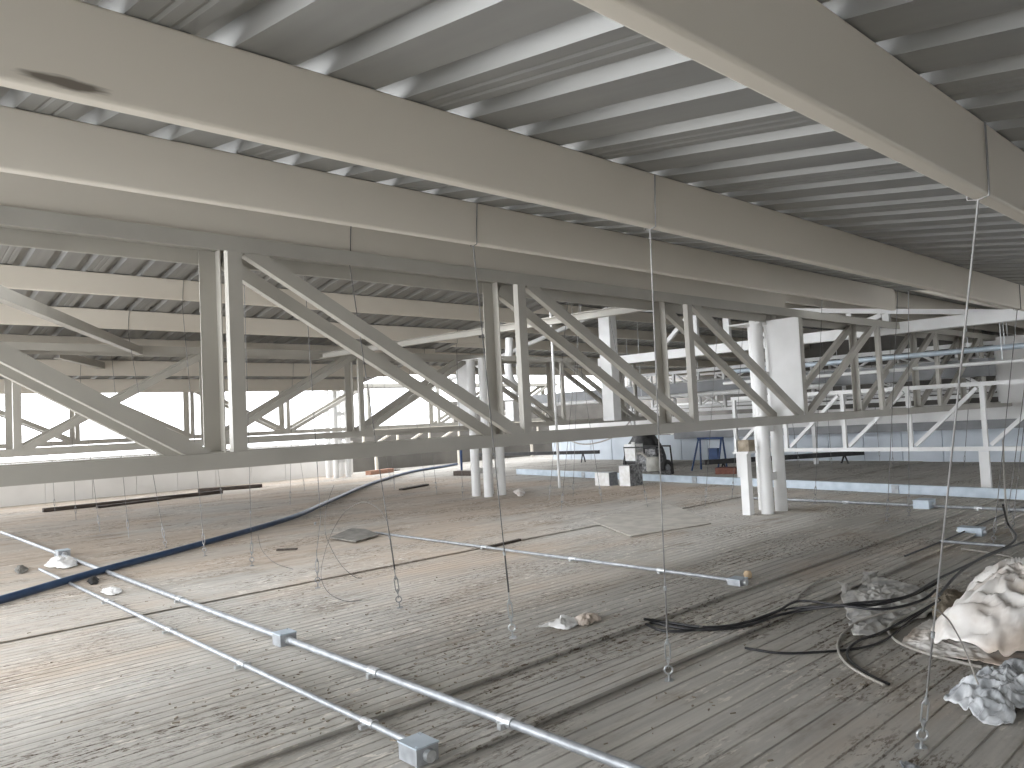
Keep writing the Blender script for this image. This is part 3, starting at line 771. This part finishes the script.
heap('grey_rag', 'small grey rag left of the thinner conduit', 'rag', [(14,571), (20,567), (28,571), (24,575), (16,575)], .03, 'mat', 13, amp=.03, freq=6, rings=8, sect=40)
heap('plastic_litter', 'white plastic scrap lying on the floor between two hanger wires', 'litter',
     [(537,629), (556,623), (562,617), (574,620), (578,626), (566,631), (553,629)], .025, 'litter', 14, amp=.035, freq=7, rings=10, sect=50)
heap('paper_litter', 'crumpled tan wrapper beside the white plastic scrap', 'litter',
     [(574,620), (584,614), (596,616), (600,622), (586,627), (578,626)], .03, 'tarp', 15, amp=.04, freq=7, rings=10, sect=50)
heap('foil_scrap', 'crumpled metal washer and foil by the lower right eye bolt', 'litter',
     [(898,750), (908,750), (926,760), (924,763), (906,761)], .01, 'galv', 16, amp=.02, freq=14, rings=8, sect=40)
heap('cloth_scrap', 'small pale scrap in front of the second pipe column', 'litter', [(513,493), (520,490), (525,494), (520,498)], .06, 'tarp', 17, amp=.03, freq=5, rings=6, sect=32)
heap('pale_scrap', 'pale flaky scrap below the blue pipe crossing', 'litter', [(100,594), (108,590), (120,591), (121,595), (110,598)], .02, 'litter', 18, amp=.03, freq=7, rings=8, sect=40)
heap('dirt_clump', 'dark dirt clump under the blue pipe between the conduits', 'dirt', [(87,584), (92,580), (98,580), (98,585), (91,587)], .05, 'black', 19, amp=.03, freq=9, rings=8, sect=40)

# ------------------------------------------------------------------ black cable bundle
def cable(label, pts, r, mat='blackcable', lift=.0, group='loose cables'):
    P = []; r *= .72
    for q in pts:
        x, y = q[0], q[1]; h = 1.0* q[2] if len(q) > 2 else 0
        p = fl(x, y); P.append(fl(x, y, floor_z(p.y)+r+.004+lift+h))
    mb = MB(); mb.tube(smooth(P, 8), r, 8)
    return tag(mb.build('cable', M[mat]), label, 'cable', group)
cable('black cable of the bundle, top strand ending at the raised sheet edge', [(644,619), (665,622), (700,627), (728,626), (755,620), (790,609,.02), (840,606,.10), (880,604,.10), (915,594,.12), (938,582,.18)], .016)
cable('black cable of the bundle, loop strand with a closed bend at left', [(646,624), (660,630), (682,631), (705,628), (740,624), (775,612,.02), (800,601,.03), (845,606,.12), (885,609,.12), (920,601,.14), (936,590,.2)], .014)
cable('black cable of the bundle, lowest strand, spread on the lower sheet', [(650,622), (690,629), (740,627), (788,613,.03), (850,604,.12), (905,597,.14), (940,578,.15), (990,555,.08), (1030,540,.03)], .015)
cable('grey cable kinking over the raised sheet, left of the grey tarpaulin', [(700,628), (760,622), (785,616), (795,606), (799,596), (808,588), (822,580), (840,576,.02)], .014, 'greycable')
cable('black cable with pale cut end running across the dark sheet', [(745,648), (780,653), (820,652), (860,648), (885,640), (905,625,.03), (925,610,.08), (940,600,.12)], .012)
cable('grey cable bowing left and ending in front of the grey tarpaulin', [(884,685), (862,674), (845,662), (838,648), (842,635), (858,622,.02), (880,614,.06), (905,607,.1), (935,598,.15)], .014, 'greycable')
cable('black cable bowing left beside the grey one, with pale end', [(889,684), (868,674), (850,660), (848,650), (860,640), (880,633,.02), (905,620,.05), (935,603,.14)], .013)
cable('grey cable looping under the lower right hanger wire', [(982,667), (955,661), (925,653), (900,643), (889,632), (893,623,.03), (910,614,.06), (938,600,.14)], .015, 'greycable')
cable('thick black cable curving behind the white tarpaulin', [(938,596,.2), (960,572,.06), (985,556,.05), (1008,546,.05), (1016,536,.05), (1008,524,.1), (1003,505,.4)], .017)
cable('grey cable hanging down beside the right wires to the floor', [(1003,440,1.0), (1005,490,.5), (1008,520,.1), (1016,540,.02), (1030,546,.02)], .014, 'greycable')
cable('pale strip lying across the floor before the white tarpaulin', [(962,549), (985,552), (1012,557)], .018, 'greycable')
cable('black cable running along the lower sheet edge at right', [(905,556), (950,538), (990,520), (1030,505)], .014)

# ------------------------------------------------------------------ machinery beyond the channel
def crate(label, c, s, rz, m1, m2):
    T = thing('crate', label, 'box', c); c = V(c)
    mb = MB(); mb.box(c + V((0,0,s[2]/2)), (s[0], s[1], s[2]), rz); mb.build('body', M[m1], T)
    R = Matrix.Rotation(rz, 3, 'Z'); mb = MB()
    q = c + R @ V((-s[0]/2-.006, 0, s[2]/2)); mb.box(q, (.012, s[1]*.98, s[2]*.98), rz); mb.build('side_panel', M[m2], T)
    return T
a = fl(598, 487, 0); crate('white flat box at the left end of the channel', (13.6, 11.55, 0.015), (.30, .42, .30), 0, 'galv', 'litter')
crate('white fronted box standing in front of the generator', (13.75, 10.95, 0.015), (.45, .30, .46), 0, 'engine', 'litter')
def generator():
    T = thing('generator', 'dark portable engine set with white tank behind the channel', 'machine', (15.9, 12.1, .015))
    c = V((15.9, 12.1, .015))
    mb = MB()
    for dx in (-.3, .3): mb.tube([c+V((dx,-.55,.06)), c+V((dx,.45,.06)), c+V((dx,.5,.75)), c+V((dx,-.5,.75)), c+V((dx,-.55,.06))], .025, 8)
    for y in (-.5, .45): mb.tube([c+V((-.3,y,.06)), c+V((.3,y,.06))], .025, 8)
    mb.build('frame', M['black'], T)
    mb = MB(); mb.box(c+V((-.02,-.1,.35)), (.42,.5,.4)); mb.tube([c+V((-.05,-.36,.38)), c+V((-.05,.2,.38))], .2, 18); mb.box(c+V((0,-.2,.62)), (.3,.3,.16)); mb.build('engine_block', M['engine'], T)
    mb = MB(); mb.box(c+V((-.14,.32,.62)), (.34,.34,.42)); mb.lathe([(0,.0),(.05,0),(.05,.05),(0,.055)], c+V((-.14,.32,.83)), 14); mb.build('tank', M['litter'], T)
    for y in (-.62, ):
        mb = MB(); mb.ring(c+V((-.05,y,.22)), .16, .055, (0,1,0), 22, 10); mb.build('wheel', M['black'], T)
        mb = MB(); mb.tube([c+V((-.05,y-.04,.22)), c+V((-.05,y+.06,.22))], .09, 16); mb.build('hub', M['galv'], T)
    mb = MB(); mb.tube(smooth([c+V((-.2,.2,.55)), c+V((-.3,-.05,.6)), c+V((-.28,-.3,.4)), c+V((-.2,-.4,.3))], 6), .03, 8); mb.build('hose', M['greycable'], T)
generator()
mb = MB(); mb.lathe([(0,0),(.15,0),(.17,.02),(.155,.1),(.165,.12),(.15,.3),(.135,.34),(.125,.34),(.14,.04),(0,.04)], (15.05, 11.3, .22), 22)
mb2 = mb; tag(mb.build('bucket', M['bucket']), 'upturned grey bucket standing beside the generator', 'bucket')
crate('low dark box carrying the grey bucket', (15.15, 11.3, .015), (.5, .5, .2), 0, 'engine', 'mat')
heap('black_tarpaulin', 'black sheeting heaped behind the generator', 'tarpaulin', [(622,466), (634,463), (655,462.5), (666,464), (660,467.5), (640,468)], 1.0, 'black', 23, amp=.15, freq=1.6, rings=14, sect=60, power=2.5)
# blue frame stand
def stand():
    a = fl(712, 470, .015); T = thing('frame_stand', 'dark blue tubular stand in front of the far partition', 'stand', (a.x, a.y, .015))
    c = V((a.x, a.y, .015)); mb = MB()
    for s in (-.35, .35):
        mb.tube([c+V((.1,s*1.15,0)), c+V((.05,s,.85))], .025, 8); mb.tube([c+V((-.35,s*1.15,0)), c+V((-.02,s,.85))], .025, 8)
    mb.tube([c+V((.0,-.4,.85)), c+V((0,.4,.85))], .03, 8); mb.build('frame', M['bluepaint'], T)
    mb = MB(); mb.box(c+V((-.05,-.12,.38)), (.1,.28,.42)); mb.build('panel', M['bluepaint'], T)
stand()
def bench(label, a, b, h, mat):
    a, b = V(a), V(b); d = b-a; T = thing('trestle', label, 'trestle', a, 'dark trestles')
    mb = MB(); mb.bar(a+V((0,0,h)), b+V((0,0,h)), .14, .12, V((-d.y,d.x,0))); mb.build('beam', M[mat], T)
    n = V((-d.y,d.x,0)).normalized()
    for q in (.12, .88):
        for s in (-1, 1):
            p = a.lerp(b, q); mb = MB(); mb.tube([p + n*(s*.16), p + V((0,0,h-.06)) + n*(s*.03)], .022, 8); mb.build('leg', M[mat], T)
bench('long dark beam on trestle legs beyond the generator', (17.2, 11.3, .015), (21.0, 8.8, .015), .26, 'black')
bench('dark low beam at far left of the channel', (19.0, 22.6, .015), (20.4, 17.6, .015), .35, 'black')
mb = MB(); a = fl(728, 474); mb.box((a.x, a.y, .09), (.5, .5, .15), .3); tag(mb.build('rust_block', M['red']), 'small rust red block on the far floor behind the near column', 'block')
# lattice girder in front of the dark back wall
cross = MB()
def back_lattice():
    T = thing('lattice_girder', 'low pale lattice girder in front of the dark back wall', 'truss', (14.6, 23.6, .7))
    y = 23.6
    for z in (.75, 1.5):
        mb = MB(); mb.bar((14.5, y, z), (24, y, z), .07, .09, (0,1,0)); mb.build('chord', M['cream'], T)
    for k in range(7):
        x = 14.7 + k*1.45
        mb = MB(); mb.box((x, y, 1.12), (.07, .06, .66)); mb.build('post', M['cream'], T)
        if k < 6: mb = MB(); mb.bar((x+.08, y, .82), (x+1.37, y, 1.43), .05, .07, (0,1,0)); mb.build('diagonal', M['cream'], T)
    for x in (15.2, 19.0, 23.0):
        mb = MB(); mb.box((x, y, .36), (.09, .09, .69)); mb.build('leg', M['cream'], T)
back_lattice()
mb = MB(); mb.bar((21.25, 15.0, .84), (21.25, 2.5, .98), .08, .22, (1,0,0))
tag(mb.build('grey_beam', M['greysteel']), 'long grey beam running in front of the pale far partition', 'beam')
# sagging cable behind the truss in the middle
mb = MB(); mb.tube(smooth([atx(500,433,17), atx(515,442,17), atx(531,438,17), atx(560,437,17), atx(580,444,17), atx(600,442,17), atx(618,434,17), V((16.9, 13.3, 1.5))], 8), .02, 8)
tag(mb.build('sagging_cable', M['greycable']), 'grey cable sagging behind the nearest truss above the channel end', 'cable')

# ------------------------------------------------------------------ small dirt on the near floor (uncountable)
def crumbs():
    mb = MB(); rnd = random.Random(3)
    zones = [(fl(430,690), .55, .18, 80), (fl(300,640), .6, .3, 60), (fl(140,720), 1.0, .14, 60), (fl(480,640), .9, .25, 90), (fl(300,715), .3, .2, 60), (fl(600,640), .6, .2, 40), (fl(800,500), 1.4, .3, 50), (fl(60,600), .9, .5, 60), (fl(250,600), 1.2, .8, 70), (fl(720,700), .8, .5, 40)]
    for c, sx, sy, n in zones:
        for _ in range(n):
            x, y = rnd.gauss(c.x, sx), rnd.gauss(c.y, sy)
            if y < 1.0: continue
            z = floor_z(y); s = rnd.uniform(.003, .010); l = s*rnd.uniform(1, 4); a = rnd.uniform(0, 3.1)
            mb.box((x, y, z+s*.3), (l, s, s*.6), a)
    o = mb.build('dirt_crumbs', M['sack']); tag(o, 'scattered dirt crumbs on the floor sheets', 'dirt'); o['kind'] = 'stuff'
crumbs()

# ------------------------------------------------------------------ light: open sky through the open sides
W = bpy.data.worlds.new('sky'); SC.world = W; W.use_nodes = True
nt = W.node_tree; bg = nt.nodes['Background']; N, L = nt.nodes, nt.links
# overcast sky: brighter low down towards the open left side, duller overhead
tc = N.new('ShaderNodeTexCoord'); dt = N.new('ShaderNodeVectorMath'); dt.operation = 'DOT_PRODUCT'
dt.inputs[1].default_value = V((-.86, .48, .16)).normalized()
L.new(tc.outputs['Generated'], dt.inputs[0])
mr = N.new('ShaderNodeMapRange'); mr.interpolation_type = 'SMOOTHSTEP'
mr.inputs['From Min'].default_value = .0; mr.inputs['From Max'].default_value = .95
mr.inputs['To Min'].default_value = 3.6; mr.inputs['To Max'].default_value = 8.4
L.new(dt.outputs['Value'], mr.inputs['Value']); L.new(mr.outputs['Result'], bg.inputs['Strength'])
bg.inputs['Color'].default_value = (.93, .955, 1.0, 1)
SC.view_settings.view_transform = 'Standard'; SC.view_settings.look = 'None'
SC.view_settings.exposure = 0.10; SC.view_settings.gamma = 1.0
SC.view_settings.use_curve_mapping = False
SC.cycles.max_bounces = 12; SC.cycles.diffuse_bounces = 8
SC.cycles.use_denoising = True
